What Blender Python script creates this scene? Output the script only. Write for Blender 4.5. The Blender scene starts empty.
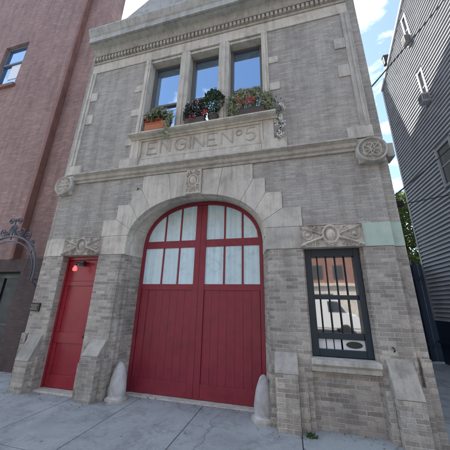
import bpy, bmesh, math, random
from math import pi, sin, cos, sqrt, radians, exp
from mathutils import Matrix, Vector, noise as mnoise
random.seed(7)
S = bpy.context.scene
COL = S.collection
G = -0.06                       # pavement level

# ------------------------------------------------------------------ materials
def newmat(name):
    m = bpy.data.materials.new(name); m.use_nodes = True
    nt = m.node_tree; b = nt.nodes['Principled BSDF']
    return m, nt, b
def nd(nt, t, **kw):
    n = nt.nodes.new(t)
    for k, v in kw.items():
        if k in n.inputs: n.inputs[k].default_value = v
        else: setattr(n, k, v)
    return n
def ramp(nt, fac, stops):
    r = nt.nodes.new('ShaderNodeValToRGB')
    e = r.color_ramp.elements
    e[0].position, e[0].color = stops[0][0], (*stops[0][1], 1)
    e[1].position, e[1].color = stops[-1][0], (*stops[-1][1], 1)
    for p, c in stops[1:-1]:
        x = e.new(p); x.color = (*c, 1)
    nt.links.new(fac, r.inputs[0]); return r.outputs[0]
def mix(nt, mode, fac, a, b):
    n = nt.nodes.new('ShaderNodeMix'); n.data_type = 'RGBA'; n.blend_type = mode
    for i, v in ((0, fac), (6, a), (7, b)):
        if hasattr(v, 'is_linked'): nt.links.new(v, n.inputs[i])
        else: n.inputs[i].default_value = v if i == 0 else (*v, 1)
    return n.outputs[2]
def noise_out(nt, vec, scale, detail=5, rough=.6, dist=0.0):
    n = nd(nt, 'ShaderNodeTexNoise', Scale=scale, Detail=detail, Roughness=rough, Distortion=dist)
    nt.links.new(vec, n.inputs['Vector']); return n.outputs['Fac']
def stretched(nt, vec, s):
    m = nt.nodes.new('ShaderNodeMapping'); m.inputs['Scale'].default_value = s
    nt.links.new(vec, m.inputs['Vector']); return m.outputs[0]
def bump(nt, b, h, strength, dist):
    n = nd(nt, 'ShaderNodeBump', Strength=strength, Distance=dist)
    nt.links.new(h, n.inputs['Height']); nt.links.new(n.outputs[0], b.inputs['Normal'])

def jmask(nt, a, b):
    m = nt.nodes.new('ShaderNodeMath'); m.operation = 'MULTIPLY'
    nt.links.new(a, m.inputs[0]); nt.links.new(b, m.inputs[1]); return m.outputs[0]
def brick_mat(name, c1, c2, mortar, stain=.5, w=.205, h=.068, pale=None, bias=0.0, burnt=.8):
    m, nt, b = newmat(name)
    tc = nt.nodes.new('ShaderNodeTexCoord'); uv = tc.outputs['UV']; ob = tc.outputs['Object']
    # slight wobble of the courses
    wob = nd(nt, 'ShaderNodeTexNoise', Scale=6.0, Detail=2)
    nt.links.new(ob, wob.inputs['Vector'])
    sub = nt.nodes.new('ShaderNodeVectorMath'); sub.operation = 'MULTIPLY_ADD'
    nt.links.new(wob.outputs['Color'], sub.inputs[0]); sub.inputs[1].default_value = (.012, .008, 0)
    nt.links.new(uv, sub.inputs[2])
    br = nt.nodes.new('ShaderNodeTexBrick')
    br.inputs['Color1'].default_value = (*c1, 1); br.inputs['Color2'].default_value = (*c2, 1)
    br.inputs['Mortar'].default_value = (*mortar, 1)
    br.inputs['Scale'].default_value = 1; br.inputs['Mortar Size'].default_value = .006
    br.inputs['Mortar Smooth'].default_value = .35; br.inputs['Bias'].default_value = bias
    br.inputs['Brick Width'].default_value = w; br.inputs['Row Height'].default_value = h
    nt.links.new(sub.outputs[0], br.inputs['Vector'])
    col = br.outputs['Color']
    # a second, rarer scatter of over-burnt dark bricks
    b2 = nt.nodes.new('ShaderNodeTexBrick')
    b2.inputs['Color1'].default_value = (1, 1, 1, 1); b2.inputs['Color2'].default_value = (0, 0, 0, 1); b2.inputs['Mortar'].default_value = (1, 1, 1, 1)
    b2.inputs['Scale'].default_value = 1; b2.inputs['Mortar Size'].default_value = .006; b2.inputs['Bias'].default_value = -.2
    b2.inputs['Brick Width'].default_value = w; b2.inputs['Row Height'].default_value = h
    sh = nt.nodes.new('ShaderNodeVectorMath'); sh.operation = 'ADD'; nt.links.new(sub.outputs[0], sh.inputs[0]); sh.inputs[1].default_value = (w * 40, h * 36, 0)
    nt.links.new(sh.outputs[0], b2.inputs['Vector'])
    col = mix(nt, 'MULTIPLY', burnt, col, ramp(nt, b2.outputs['Color'], [(.08, (.55, .53, .52)), (.2, (.95, .95, .95)), (.85, (1, 1, 1)), (.95, (1.2, 1.19, 1.16))]))
    # worn and dirty joints
    jn = noise_out(nt, ob, 4.5, 6, .75)
    col = mix(nt, 'MIX', jmask(nt, br.outputs['Fac'], ramp(nt, jn, [(.4, (0, 0, 0)), (.6, (.75, .75, .75))])), col, tuple(v * .6 for v in mortar))
    fine = noise_out(nt, ob, 38, 6, .7)
    col = mix(nt, 'MULTIPLY', .65, col, ramp(nt, fine, [(.25, (.6, .6, .6)), (.75, (1.25, 1.23, 1.2))]))
    big = noise_out(nt, stretched(nt, ob, (1, 1, .6)), .9, 6, .65)
    col = mix(nt, 'MULTIPLY', stain, col, ramp(nt, big, [(.3, (.62, .6, .58)), (.5, (.95, .95, .95)), (.72, (1.2, 1.17, 1.12))]))
    if pale:
        pf = noise_out(nt, ob, 2.6, 7, .75, .6)
        col = mix(nt, 'MIX', ramp(nt, pf, [(.56, (0, 0, 0)), (.74, (.5, .5, .5))]), col, pale)
    soot = noise_out(nt, stretched(nt, ob, (3.2, 3.2, .35)), 1.3, 5, .7)
    col = mix(nt, 'MULTIPLY', .6, col, ramp(nt, soot, [(.34, (.55, .54, .53)), (.55, (1, 1, 1))]))
    nt.links.new(col, b.inputs['Base Color'])
    b.inputs['Roughness'].default_value = .88
    inv = nt.nodes.new('ShaderNodeMath'); inv.operation = 'MULTIPLY_ADD'
    nt.links.new(br.outputs['Fac'], inv.inputs[0]); inv.inputs[1].default_value = -1; 
    nt.links.new(fine, inv.inputs[2])
    bump(nt, b, inv.outputs[0], .85, .016)
    return m

def stone_mat(name, c, stain=(.5, .49, .47), amt=.6, tint=None, rough=.8, streak=True):
    m, nt, b = newmat(name)
    ob = nt.nodes.new('ShaderNodeTexCoord').outputs['Object']
    f = noise_out(nt, ob, 55, 6, .7)
    col = mix(nt, 'MULTIPLY', .45, c, ramp(nt, f, [(.25, (.7, .7, .7)), (.75, (1.2, 1.2, 1.2))]))
    g = noise_out(nt, ob, 2.3, 7, .7, .4)
    col = mix(nt, 'MULTIPLY', amt, col, ramp(nt, g, [(.32, stain), (.52, (1, 1, 1)), (.72, (1.15, 1.13, 1.1))]))
    if streak:
        s = noise_out(nt, stretched(nt, ob, (5, 5, .55)), 1.9, 7, .7)
        col = mix(nt, 'MULTIPLY', .5, col, ramp(nt, s, [(.36, stain), (.55, (1, 1, 1))]))
    oi = nt.nodes.new('ShaderNodeObjectInfo')
    col = mix(nt, 'MULTIPLY', 1.0, col, ramp(nt, oi.outputs['Random'], [(0, (.92, .92, .92)), (.5, (1, .99, .97)), (1, (1.06, 1.05, 1.03))]))
    if tint:
        t = noise_out(nt, ob, 5, 4, .6)
        col = mix(nt, 'MIX', ramp(nt, t, [(.35, (.2, .2, .2)), (.65, (.9, .9, .9))]), col, tint)
    nt.links.new(col, b.inputs['Base Color']); b.inputs['Roughness'].default_value = rough
    bump(nt, b, f, .3, .006)
    return m

def paint_mat(name, c, rough=.4, var=.25, metal=0.0, scale=4.0, spec=.5, scuff=0):
    m, nt, b = newmat(name)
    ob = nt.nodes.new('ShaderNodeTexCoord').outputs['Object']
    n = noise_out(nt, ob, scale, 6, .65)
    col = mix(nt, 'MULTIPLY', var * 2, c, ramp(nt, n, [(.3, (.7, .7, .7)), (.7, (1.2, 1.2, 1.2))]))
    if scuff:
        s1 = noise_out(nt, stretched(nt, ob, (14, 14, .8)), 1.6, 6, .75)
        col = mix(nt, 'MIX', ramp(nt, s1, [(.58, (0, 0, 0)), (.8, (scuff,) * 3)]), col, (.30, .27, .25))
        s2 = noise_out(nt, ob, 17, 7, .8, .5)
        col = mix(nt, 'MULTIPLY', .7, col, ramp(nt, s2, [(.3, (.55, .5, .5)), (.42, (1, 1, 1))]))
        s3 = noise_out(nt, stretched(nt, ob, (3, 3, 9)), 3.1, 8, .85)
        col = mix(nt, 'MIX', ramp(nt, s3, [(.66, (0, 0, 0)), (.70, (scuff * 1.3,) * 3)]), col, (.42, .3, .28))
    nt.links.new(col, b.inputs['Base Color'])
    nt.links.new(ramp(nt, n, [(.3, (rough * .8,) * 3), (.7, (min(1, rough * 1.25),) * 3)]), b.inputs['Roughness'])
    b.inputs['Metallic'].default_value = metal
    b.inputs['Specular IOR Level'].default_value = spec
    n2 = noise_out(nt, ob, 90, 4, .6); bump(nt, b, n2, .12, .003)
    return m

def glass_mat(name, c=(.02, .025, .03), rough=.03, spec=1.0, ior=1.9, wave=.0, tint=(1, 1, 1)):
    m, nt, b = newmat(name)
    b.inputs['Base Color'].default_value = (*c, 1); b.inputs['Roughness'].default_value = rough
    b.inputs['Specular IOR Level'].default_value = spec; b.inputs['IOR'].default_value = ior; b.inputs['Specular Tint'].default_value = (*tint, 1)
    if wave:
        ob = nt.nodes.new('ShaderNodeTexCoord').outputs['Object']
        bump(nt, b, noise_out(nt, ob, 2.2, 2, .5), wave, .02)
    return m

M = {}
M['brick'] = brick_mat('grey_buff_brick', (.52, .485, .42), (.30, .27, .235), (.60, .585, .535), .65, w=.2, h=.061, pale=(.70, .68, .63))
M['brick_up'] = brick_mat('grey_upper_brick', (.49, .47, .42), (.37, .355, .32), (.53, .51, .465), .5, w=.21, h=.053, burnt=.4)
M['stone'] = stone_mat('weathered_limestone', (.585, .56, .49))
M['stone_lt'] = stone_mat('pale_carved_limestone', (.60, .575, .51), stain=(.40, .33, .32), amt=.8)
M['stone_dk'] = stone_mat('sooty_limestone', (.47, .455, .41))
M['stone_green'] = stone_mat('green_stained_limestone', (.50, .55, .48), stain=(.6, .62, .6), tint=(.40, .54, .46), amt=.9)
M['letter'] = stone_mat('weathered_letter_stone', (.44, .42, .375))
M['granite'] = stone_mat('guard_stone_granite', (.52, .52, .51), stain=(.5, .5, .5), amt=.9, streak=False)
M['cap'] = stone_mat('worn_cap_stone', (.40, .38, .335), stain=(.55, .53, .5), amt=.8)
M['granite'].node_tree.nodes['Principled BSDF'].inputs['Roughness'].default_value = .6
M['red'] = paint_mat('crimson_door_paint', (.24, .023, .04), .4, .34, scuff=.3)
M['red2'] = paint_mat('scarlet_door_paint', (.31, .022, .036), .28, .25, scuff=.2)
M['frost'] = None
def frost():
    m, nt, b = newmat('pale_aqua_curtained_pane')
    ob = nt.nodes.new('ShaderNodeTexCoord').outputs['Object']; oi = nt.nodes.new('ShaderNodeObjectInfo')
    f = noise_out(nt, stretched(nt, ob, (11, 11, .35)), 1.2, 4, .6)
    col = mix(nt, 'MULTIPLY', .8, (.60, .82, .87), ramp(nt, f, [(.3, (.78, .8, .82)), (.65, (1.12, 1.1, 1.08))]))
    col = mix(nt, 'MULTIPLY', 1.0, col, ramp(nt, oi.outputs['Random'], [(0, (.9, .9, .9)), (1, (1.08, 1.06, 1.05))]))
    g = noise_out(nt, ob, 5, 7, .75)
    col = mix(nt, 'MULTIPLY', .5, col, ramp(nt, g, [(.33, (.6, .6, .58)), (.5, (1, 1, 1))]))
    nt.links.new(col, b.inputs['Base Color']); b.inputs['Roughness'].default_value = .12; b.inputs['IOR'].default_value = 1.7
    bump(nt, b, noise_out(nt, ob, 2.5, 2, .5), .05, .02)
    return m
M['frost'] = frost()
M['navy'] = paint_mat('blue_black_frame_paint', (.011, .026, .038), .38, .2)
M['navy2'] = paint_mat('navy_steel_paint', (.022, .04, .075), .5, .3)
M['iron'] = paint_mat('black_iron', (.014, .014, .015), .5, .2)
M['glass'] = glass_mat('dark_window_glass', wave=.03, ior=2.6)
M['glass_up'] = glass_mat('sky_tinted_upper_glass', (.035, .07, .15), ior=3.2, wave=.04, tint=(.7, .87, 1))  # blue base and tint paint in a stronger sky reflection
M['glass_side'] = glass_mat('side_window_glass', (.06, .065, .06), ior=1.7)
M['sash'] = paint_mat('brown_grey_sash_paint', (.13, .125, .12), .5, .2)
M['white'] = paint_mat('white_enamel', (.72, .73, .73), .4, .1)
M['darkgreen'] = paint_mat('dark_green_plate', (.02, .035, .025), .4, .2)
M['bronze'] = paint_mat('dark_bronze', (.035, .033, .03), .45, .3, metal=.6)
M['bronze_lt'] = paint_mat('worn_bronze_lettering', (.22, .2, .17), .4, .3, metal=.5)
M['terracotta'] = paint_mat('orange_terracotta', (.46, .16, .08), .8, .25)
M['box_dk'] = paint_mat('dark_planter_wood', (.09, .07, .06), .8, .3)
M['wire'] = paint_mat('black_cable_rubber', (.012, .012, .013), .6, .1)
M['soffit'] = stone_mat('grey_green_cornice_metal', (.42, .43, .40), rough=.6)
M['roof'] = paint_mat('tar_roof', (.05, .05, .05), .9, .2)
M['brown'] = brick_mat('red_brown_brick', (.38, .24, .215), (.31, .195, .175), (.35, .27, .25), .5, w=.2, h=.065)  # base colour lightened to include the glare veil over this building
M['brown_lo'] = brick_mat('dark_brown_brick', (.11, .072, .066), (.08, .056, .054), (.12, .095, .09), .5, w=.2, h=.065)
M['brown_trim'] = stone_mat('brownstone_trim', (.25, .125, .105))
M['blue_frame'] = paint_mat('blue_grey_window_paint', (.12, .15, .2), .5, .2)
M['scroll'] = paint_mat('blue_grey_ironwork', (.075, .085, .11), .5, .2)
M['white_panel'] = paint_mat('white_pane_and_glint', (.78, .8, .82), .6, .05)
M['siding'] = paint_mat('pale_grey_lap_siding', (.47, .49, .52), .5, .3, scale=2.2)
M['siding_trim'] = paint_mat('pale_trim', (.40, .41, .42), .5, .1)
M['opp_brick'] = brick_mat('pink_brick', (.34, .17, .135), (.28, .14, .11), (.34, .25, .22), .3)
M['opp_stone'] = stone_mat('cream_stone', (.62, .57, .5))
M['asphalt'] = stone_mat('asphalt', (.055, .055, .056), streak=False, rough=.95)
M['car_white'] = paint_mat('white_car_paint', (.78, .78, .78), .25, .05)
M['car_red'] = paint_mat('dark_red_car_paint', (.25, .03, .03), .25, .05)
M['rubber'] = paint_mat('tyre_rubber', (.02, .02, .02), .8, .1)
M['bark'] = stone_mat('tree_bark', (.11, .085, .065), streak=False)

def concrete():
    m, nt, b = newmat('pavement_concrete')
    ob = nt.nodes.new('ShaderNodeTexCoord').outputs['Object']
    f = noise_out(nt, ob, 70, 6, .75)
    g = noise_out(nt, ob, 1.1, 8, .72, .8)
    k = noise_out(nt, ob, 2.4, 9, .82, .35)
    col = mix(nt, 'MULTIPLY', .6, (.37, .38, .37), ramp(nt, f, [(.25, (.58, .68, .68)), (.75, (1.22, 1.22, 1.22))]))
    col = mix(nt, 'MULTIPLY', .7, col, ramp(nt, g, [(.33, (.66, .66, .67)), (.55, (1, 1, 1)), (.7, (1.12, 1.12, 1.1))]))
    col = mix(nt, 'MULTIPLY', .85, col, ramp(nt, k, [(.36, (.55, .55, .56)), (.5, (1, 1, 1))]))
    v = nd(nt, 'ShaderNodeTexVoronoi', Scale=3.4, Randomness=1.0); nt.links.new(ob, v.inputs['Vector'])
    col = mix(nt, 'MULTIPLY', .8, col, ramp(nt, v.outputs['Distance'], [(.045, (.3, .3, .3)), (.075, (1, 1, 1))]))
    e = nd(nt, 'ShaderNodeTexVoronoi', feature='DISTANCE_TO_EDGE', Scale=.23)
    wv = nt.nodes.new('ShaderNodeVectorMath'); wv.operation = 'MULTIPLY_ADD'; wn = nd(nt, 'ShaderNodeTexNoise', Scale=2.2, Detail=6); nt.links.new(ob, wn.inputs['Vector'])
    nt.links.new(wn.outputs['Color'], wv.inputs[0]); wv.inputs[1].default_value = (.5, .5, .0); nt.links.new(ob, wv.inputs[2]); nt.links.new(wv.outputs[0], e.inputs['Vector'])
    col = mix(nt, 'MULTIPLY', .5, col, ramp(nt, e.outputs['Distance'], [(.0008, (.25, .25, .25)), (.0026, (1, 1, 1))]))
    h2 = noise_out(nt, ob, 240, 3, .6)
    col = mix(nt, 'MULTIPLY', .6, col, ramp(nt, h2, [(.3, (.6, .6, .6)), (.5, (1, 1, 1)), (.75, (1.25, 1.25, 1.25))]))
    nt.links.new(col, b.inputs['Base Color']); b.inputs['Roughness'].default_value = .85
    bump(nt, b, f, .45, .005)
    return m
M['concrete'] = concrete()

def leaf_mat(name, c1, c2, trans=.25):
    m, nt, b = newmat(name)
    ob = nt.nodes.new('ShaderNodeTexCoord').outputs['Object']
    n = noise_out(nt, ob, 9, 3, .7)
    nt.links.new(ramp(nt, n, [(.35, c1), (.65, c2)]), b.inputs['Base Color'])
    b.inputs['Roughness'].default_value = .6
    tr = nt.nodes.new('ShaderNodeBsdfTranslucent'); mxs = nt.nodes.new('ShaderNodeMixShader'); mxs.inputs[0].default_value = trans
    nt.links.new(b.inputs['Base Color'].links[0].from_socket, tr.inputs['Color'])
    out = nt.nodes['Material Output']; nt.links.new(b.outputs[0], mxs.inputs[1]); nt.links.new(tr.outputs[0], mxs.inputs[2]); nt.links.new(mxs.outputs[0], out.inputs['Surface'])
    return m
M['leaf'] = leaf_mat('green_leaf', (.045, .085, .025), (.09, .14, .05))
M['leaf_dk'] = leaf_mat('dark_boxwood_leaf', (.028, .06, .022), (.055, .095, .035))
M['leaf_pale'] = leaf_mat('pale_variegated_leaf', (.17, .21, .10), (.5, .52, .38))
M['leaf_purple'] = leaf_mat('dusky_leaf', (.04, .05, .045), (.075, .085, .075))
M['leaf_yellow'] = leaf_mat('yellow_green_leaf', (.06, .1, .02), (.16, .2, .05))
M['petal_red'] = paint_mat('red_petal', (.55, .05, .04), .6, .2)
M['petal_white'] = paint_mat('white_petal', (.8, .8, .8), .6, .05)
M['petal_teal'] = paint_mat('teal_petal', (.12, .42, .42), .6, .1)

def lamp_red():
    m, nt, b = newmat('lit_red_bulb')
    b.inputs['Base Color'].default_value = (.6, .03, .03, 1)
    b.inputs['Emission Color'].default_value = (1, .12, .12, 1); b.inputs['Emission Strength'].default_value = .5
    b.inputs['Roughness'].default_value = .2
    return m
M['bulb'] = lamp_red()
M['litter'] = paint_mat('dry_leaf_bits', (.13, .10, .06), .9, .4, scale=3)

# ------------------------------------------------------------------ mesh helpers
def box(bm, x0, x1, y0, y1, z0, z1):
    v = [bm.verts.new((x, y, z)) for x in (x0, x1) for y in (y0, y1) for z in (z0, z1)]
    for f in ((0, 1, 3, 2), (4, 6, 7, 5), (0, 4, 5, 1), (2, 3, 7, 6), (0, 2, 6, 4), (1, 5, 7, 3)):
        bm.faces.new([v[i] for i in f])
def prism(bm, pts, a0, a1, axis='y'):
    """closed outline extruded along an axis; pts are (x,z) for y, (y,z) for x, (x,y) for z"""
    def mk(p, a):
        return {'y': (p[0], a, p[1]), 'x': (a, p[0], p[1]), 'z': (p[0], p[1], a)}[axis]
    A = [bm.verts.new(mk(p, a0)) for p in pts]; B = [bm.verts.new(mk(p, a1)) for p in pts]
    n = len(pts)
    fs = [bm.faces.new(A), bm.faces.new(B[::-1])]
    for i in range(n):
        j = (i + 1) % n
        fs.append(bm.faces.new((A[i], B[i], B[j], A[j])))
    return fs
def tube(bm, pts, r, n=8, cap=True):
    pts = [Vector(p) for p in pts]; rs = r if isinstance(r, (list, tuple)) else [r] * len(pts)
    rings = []; prev = None
    for i, p in enumerate(pts):
        d = (pts[min(i + 1, len(pts) - 1)] - pts[max(i - 1, 0)])
        if d.length < 1e-9: d = Vector((0, 0, 1))
        d.normalize()
        a = prev if prev is not None else (Vector((0, 1, 0)) if abs(d.y) < .9 else Vector((1, 0, 0)))
        a = (a - d * a.dot(d)).normalized(); prev = a; b = d.cross(a)
        rings.append([bm.verts.new(p + (a * cos(2 * pi * k / n) + b * sin(2 * pi * k / n)) * rs[i]) for k in range(n)])
    for A, B in zip(rings, rings[1:]):
        for k in range(n): bm.faces.new((A[k], A[(k + 1) % n], B[(k + 1) % n], B[k]))
    if cap: bm.faces.new(rings[0][::-1]); bm.faces.new(rings[-1])
def lathe(bm, prof, c=(0, 0, 0), n=28, sx=1, sy=1):
    rings = []
    for r, z in prof:
        rings.append([bm.verts.new((c[0] + r * sx * cos(2 * pi * k / n), c[1] + r * sy * sin(2 * pi * k / n), c[2] + z)) for k in range(n)])
    for A, B in zip(rings, rings[1:]):
        for k in range(n): bm.faces.new((A[k], A[(k + 1) % n], B[(k + 1) % n], B[k]))
    bm.faces.new(rings[0][::-1]); bm.faces.new(rings[-1])
def boxuv(bm):
    uv = bm.loops.layers.uv.verify()
    for f in bm.faces:
        n = f.normal; ax = max(range(3), key=lambda i: abs(n[i]))
        for l in f.loops:
            c = l.vert.co
            l[uv].uv = (c.x, c.z) if ax == 1 else ((c.y + .07, c.z) if ax == 0 else (c.x, c.y))
ROOTLOC = {}
def obj(name, bm, mat, parent=None, bevel=0, smooth=False, keepn=False):
    if not keepn: bmesh.ops.recalc_face_normals(bm, faces=bm.faces)
    bm.normal_update(); boxuv(bm)
    r = parent
    while r is not None and r.parent is not None: r = r.parent
    if r is not None: bmesh.ops.translate(bm, verts=bm.verts, vec=-Vector(r.location))
    me = bpy.data.meshes.new(name); bm.to_mesh(me); bm.free()
    for mm in (mat if isinstance(mat, list) else [mat]): me.materials.append(mm)
    o = bpy.data.objects.new(name, me); COL.objects.link(o)
    if parent is not None: o.parent = parent
    if smooth:
        for p in me.polygons: p.use_smooth = True
    if bevel:
        b = o.modifiers.new('bevel', 'BEVEL'); b.width = bevel; b.segments = 2; b.limit_method = 'ANGLE'; b.angle_limit = radians(40)
    return o
def thing(name, label, cat, loc=(0, 0, 0), group=None):
    o = bpy.data.objects.new(name, None); COL.objects.link(o); o.location = loc; o.empty_display_size = .2
    o['label'] = label; o['category'] = cat
    if group: o['group'] = group
    return o
def tag(o, label, cat, group=None):
    o['label'] = label; o['category'] = cat
    if group: o['group'] = group
    return o
def struct(o): o['kind'] = 'structure'; return o
def centre_origin(o, c):
    """move a single-mesh thing's origin to c"""
    o.data.transform(Matrix.Translation(-Vector(c))); o.location = c; return o
def B(): return bmesh.new()
def rect(name, mat, parent, x0, x1, y0, y1, z0, z1, bevel=0):
    bm = B(); box(bm, x0, x1, y0, y1, z0, z1); return obj(name, bm, mat, parent, bevel)
def copy_thing(t, loc, label, group=None):
    r = t.copy(); COL.objects.link(r); r.location = loc; r['label'] = label
    if group: r['group'] = group
    for ch in t.children:
        c = ch.copy(); COL.objects.link(c); c.parent = r
        for g in ch.children:
            d = g.copy(); COL.objects.link(d); d.parent = c
    return r

# relief carving: a height field over a rectangle, h(u,v) in metres, standing proud of y = y0
def relief(bm, x0, x1, z0, z1, y0, h, nx, nz, back=.06, inside=None):
    V = {}
    for i in range(nx + 1):
        for j in range(nz + 1):
            x = x0 + (x1 - x0) * i / nx; z = z0 + (z1 - z0) * j / nz
            edge = i in (0, nx) or j in (0, nz)
            V[i, j] = bm.verts.new((x, y0 if edge else y0 - h(x, z), z))
    for i in range(nx):
        for j in range(nz):
            bm.faces.new((V[i, j], V[i + 1, j], V[i + 1, j + 1], V[i, j + 1]))
    # sides and back
    ring = [V[i, 0] for i in range(nx + 1)] + [V[nx, j] for j in range(1, nz + 1)] + [V[i, nz] for i in range(nx - 1, -1, -1)] + [V[0, j] for j in range(nz - 1, 0, -1)]
    low = [bm.verts.new((v.co.x, y0 + back, v.co.z)) for v in ring]
    n = len(ring)
    for k in range(n):
        bm.faces.new((ring[k], low[k], low[(k + 1) % n], ring[(k + 1) % n]))
    bm.faces.new(low)
def seg(px, pz, ax, az, bx, bz):
    dx, dz = bx - ax, bz - az; t = max(0, min(1, ((px - ax) * dx + (pz - az) * dz) / (dx * dx + dz * dz)))
    return math.hypot(px - ax - t * dx, pz - az - t * dz)
def bead(d, w, hgt):      # rounded raised stroke
    return hgt * sqrt(max(0, 1 - (d / w) ** 2)) if d < w else 0.0
def ring_d(px, pz, cx, cz, rx, rz):
    k = math.hypot((px - cx) / rx, (pz - cz) / rz); return abs(k - 1) * min(rx, rz)
def spiral_d(px, pz, cx, cz, r, turns, ph, sgn=1):
    dx, dz = px - cx, pz - cz; q = math.hypot(dx, dz); 
    if q > r * 1.25: return q - r
    a = (sgn * math.atan2(dz, dx) - ph) % (2 * pi); best = 9
    for k in range(turns + 1):
        rr = r * (1 - (a + 2 * pi * k) / (2 * pi * (turns + .35)))
        if rr > 0: best = min(best, abs(q - rr))
    return best

# ------------------------------------------------------------------ THE GROUND
def ground():
    bm = B()
    xs = [-30, -16, -7.4, -5.6, -4.2, -2.08, -.94, .29, 1.9, 3.6, 5.2, 6.9, 15, 30]
    ys = [-4.6, -3.1, -1.5, 12]
    g = .006
    for a, b in zip(xs, xs[1:]):
        for c, d in zip(ys, ys[1:]):
            box(bm, a + g, b - g, c + g, d - g, G - .12, G)
    struct(obj('pavement', bm, M['concrete'], bevel=.006))
    struct(rect('pavement_bed', M['asphalt'], None, -30, 30, -4.6, 12, G - .2, G - .012))
    struct(rect('kerb', M['granite'], None, -30, 30, -4.76, -4.61, G - .2, G + .002, .01))
    struct(rect('road', M['asphalt'], None, -60, 60, -16, -4.77, G - .3, G - .14))
    struct(rect('kerb', M['granite'], None, -30, 30, -16.16, -16.01, G - .2, G + .002, .01))
    struct(rect('pavement', M['concrete'], None, -60, 60, -21, -16.17, G - .2, G))
    bm = B(); s = 900
    v = [bm.verts.new(p) for p in ((-s, -s, G - .32), (s, -s, G - .32), (s, s, G - .32), (-s, s, G - .32))]; bm.faces.new(v)
    struct(obj('ground', bm, M['asphalt']))
    # garage apron strip and the weeds at the buttress foot
    struct(rect('threshold', M['stone'], None, -1.38, 1.38, .36, .62, G - .05, G + .012, .006))
ground()

# ------------------------------------------------------------------ THE FIREHOUSE
F = thing('firehouse', 'old grey brick and limestone two storey firehouse with arched red garage door', 'building', (0, 0, G))
FB = G - .05
br, bu, st = M['brick'], M['brick_up'], M['stone']
def ell(x, a, b, z0, p=2.0):
    return z0 + b * max(0, 1 - abs(x / a) ** p) ** (1 / p)
AF = (1.5, 1.05, 2.75)           # front arch
AR = (1.37, 1.07, 2.79)          # door arch
def fz(x): return ell(x, *AF, 2.15)
def rz(x): return ell(x, *AR, 2.25)

# --- lower brick piers
for s in (-1, 1):
    def X(a, b): return (min(s * a, s * b), max(s * a, s * b))
    rect('pier', br, F, *X(1.55, 2.11), 0, .62, FB, 2.57)
    rect('pier', br, F, *X(3.06, 3.52), 0, .5, FB, 2.57)
    rect('corner_pier', br, F, *X(3.52, 3.7), .06, .5, FB, 2.57)
    # impost blocks
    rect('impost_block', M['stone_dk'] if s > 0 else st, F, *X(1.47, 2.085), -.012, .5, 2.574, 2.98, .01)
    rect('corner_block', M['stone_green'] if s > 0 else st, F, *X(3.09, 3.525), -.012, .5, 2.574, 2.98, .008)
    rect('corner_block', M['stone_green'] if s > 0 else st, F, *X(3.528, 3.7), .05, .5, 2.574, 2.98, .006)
    # stepped brick field above
    pts = [(3.52, 2.984), (2.142, 2.984), (2.142, 3.362), (1.812, 3.362), (1.812, 3.702), (1.502, 3.702), (1.502, 4.032), (1.262, 4.032), (1.262, 4.38), (3.52, 4.38)]
    bm = B(); prism(bm, [(s * x, z) for x, z in pts], 0.004, .45); obj('brick_field', bm, bu, F)
    rect('corner_pier', bu, F, *X(3.524, 3.7), .06, .45, 2.984, 4.38)
    # voussoirs of the stepped arch
    J = [.17, .52, 1.0, 1.28, 1.425, 1.462]
    outer = [[(.62, 4.378), (.175, 4.378)], [(1.258, 4.032), (1.258, 4.378), (.626, 4.378)], [(1.498, 3.702), (1.498, 4.028), (1.262, 4.028)],
             [(1.808, 3.362), (1.808, 3.698), (1.502, 3.698)], [(2.138, 2.984), (2.138, 3.358), (1.812, 3.358)]]
    for i in range(5):
        xs = [J[i] + (J[i + 1] - J[i]) * k / 10 for k in range(11)]
        p = [(x, fz(x)) for x in xs]
        if i == 4: p[-1] = (1.468, 2.984)
        p[0] = (p[0][0] + .003, p[0][1])
        bm = B(); prism(bm, [(s * x, z) for x, z in p + outer[i]], -.01 - .002 * (i % 2), .12)
        obj('voussoir', bm, st, F, .006)
    # splayed jamb below the arch: stone above, brick below, with a stepped moulding
    plan = [(1.553, .03), (1.553, .02), (1.50, .06), (1.47, .10), (1.47, .17), (1.44, .2), (1.44, .25), (1.375, .5), (1.375, .62), (1.6, .62), (1.6, .03)]
    bm = B(); prism(bm, [(s * x, y) for x, y in plan], FB, 2.57, 'z'); obj('jamb', bm, br, F)
    plan = [(1.475, .02), (1.46, .09), (1.46, .15), (1.43, .19), (1.43, .24), (1.372, .5), (1.372, .62), (1.6, .62), (1.6, .02)]
    bm = B(); prism(bm, [(s * x, y) for x, y in plan], 2.572, 2.86, 'z'); obj('jamb_stone', bm, st, F)
    # buttresses with sloped stone caps
    for (x0, x1, zt, zc) in ((1.57, 1.9, .66, .9), (3.13, 3.45, .48, .91)):
        bm = B(); prism(bm, [(-.2, FB), (.05, FB), (.05, zt + .02), (-.2, zt)], *X(x0, x1), 'x'); obj('buttress', bm, br, F, .008)
        bm = B(); prism(bm, [(-.205, zt + .003), (.03, zt + .003), (.03, zc + .03), (-.02, zc + .02), (-.19, zt + .04)], *X(x0 - .006, x1 + .006), 'x'); obj('buttress_cap', bm, M['cap'], F, .008)
    rect('buttress_step', br, F, *X(1.902, 2.03), -.1, .05, FB, .6, .006)
    rect('buttress_step', br, F, *X(2.032, 2.108), -.04, .05, FB, .5, .006)
    rect('buttress_step', br, F, *X(1.47, 1.568), -.07, .05, FB, .62, .006)
    rect('buttress_step', br, F, *X(3.04, 3.128), -.09, .05, FB, .56, .006)
    rect('buttress_step', br, F, *X(3.452, 3.56), -.08, .1, FB, .6, .006)
    rect('buttress_step', br, F, *X(3.562, 3.69), -.01, .1, FB, .95, .006)

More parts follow.
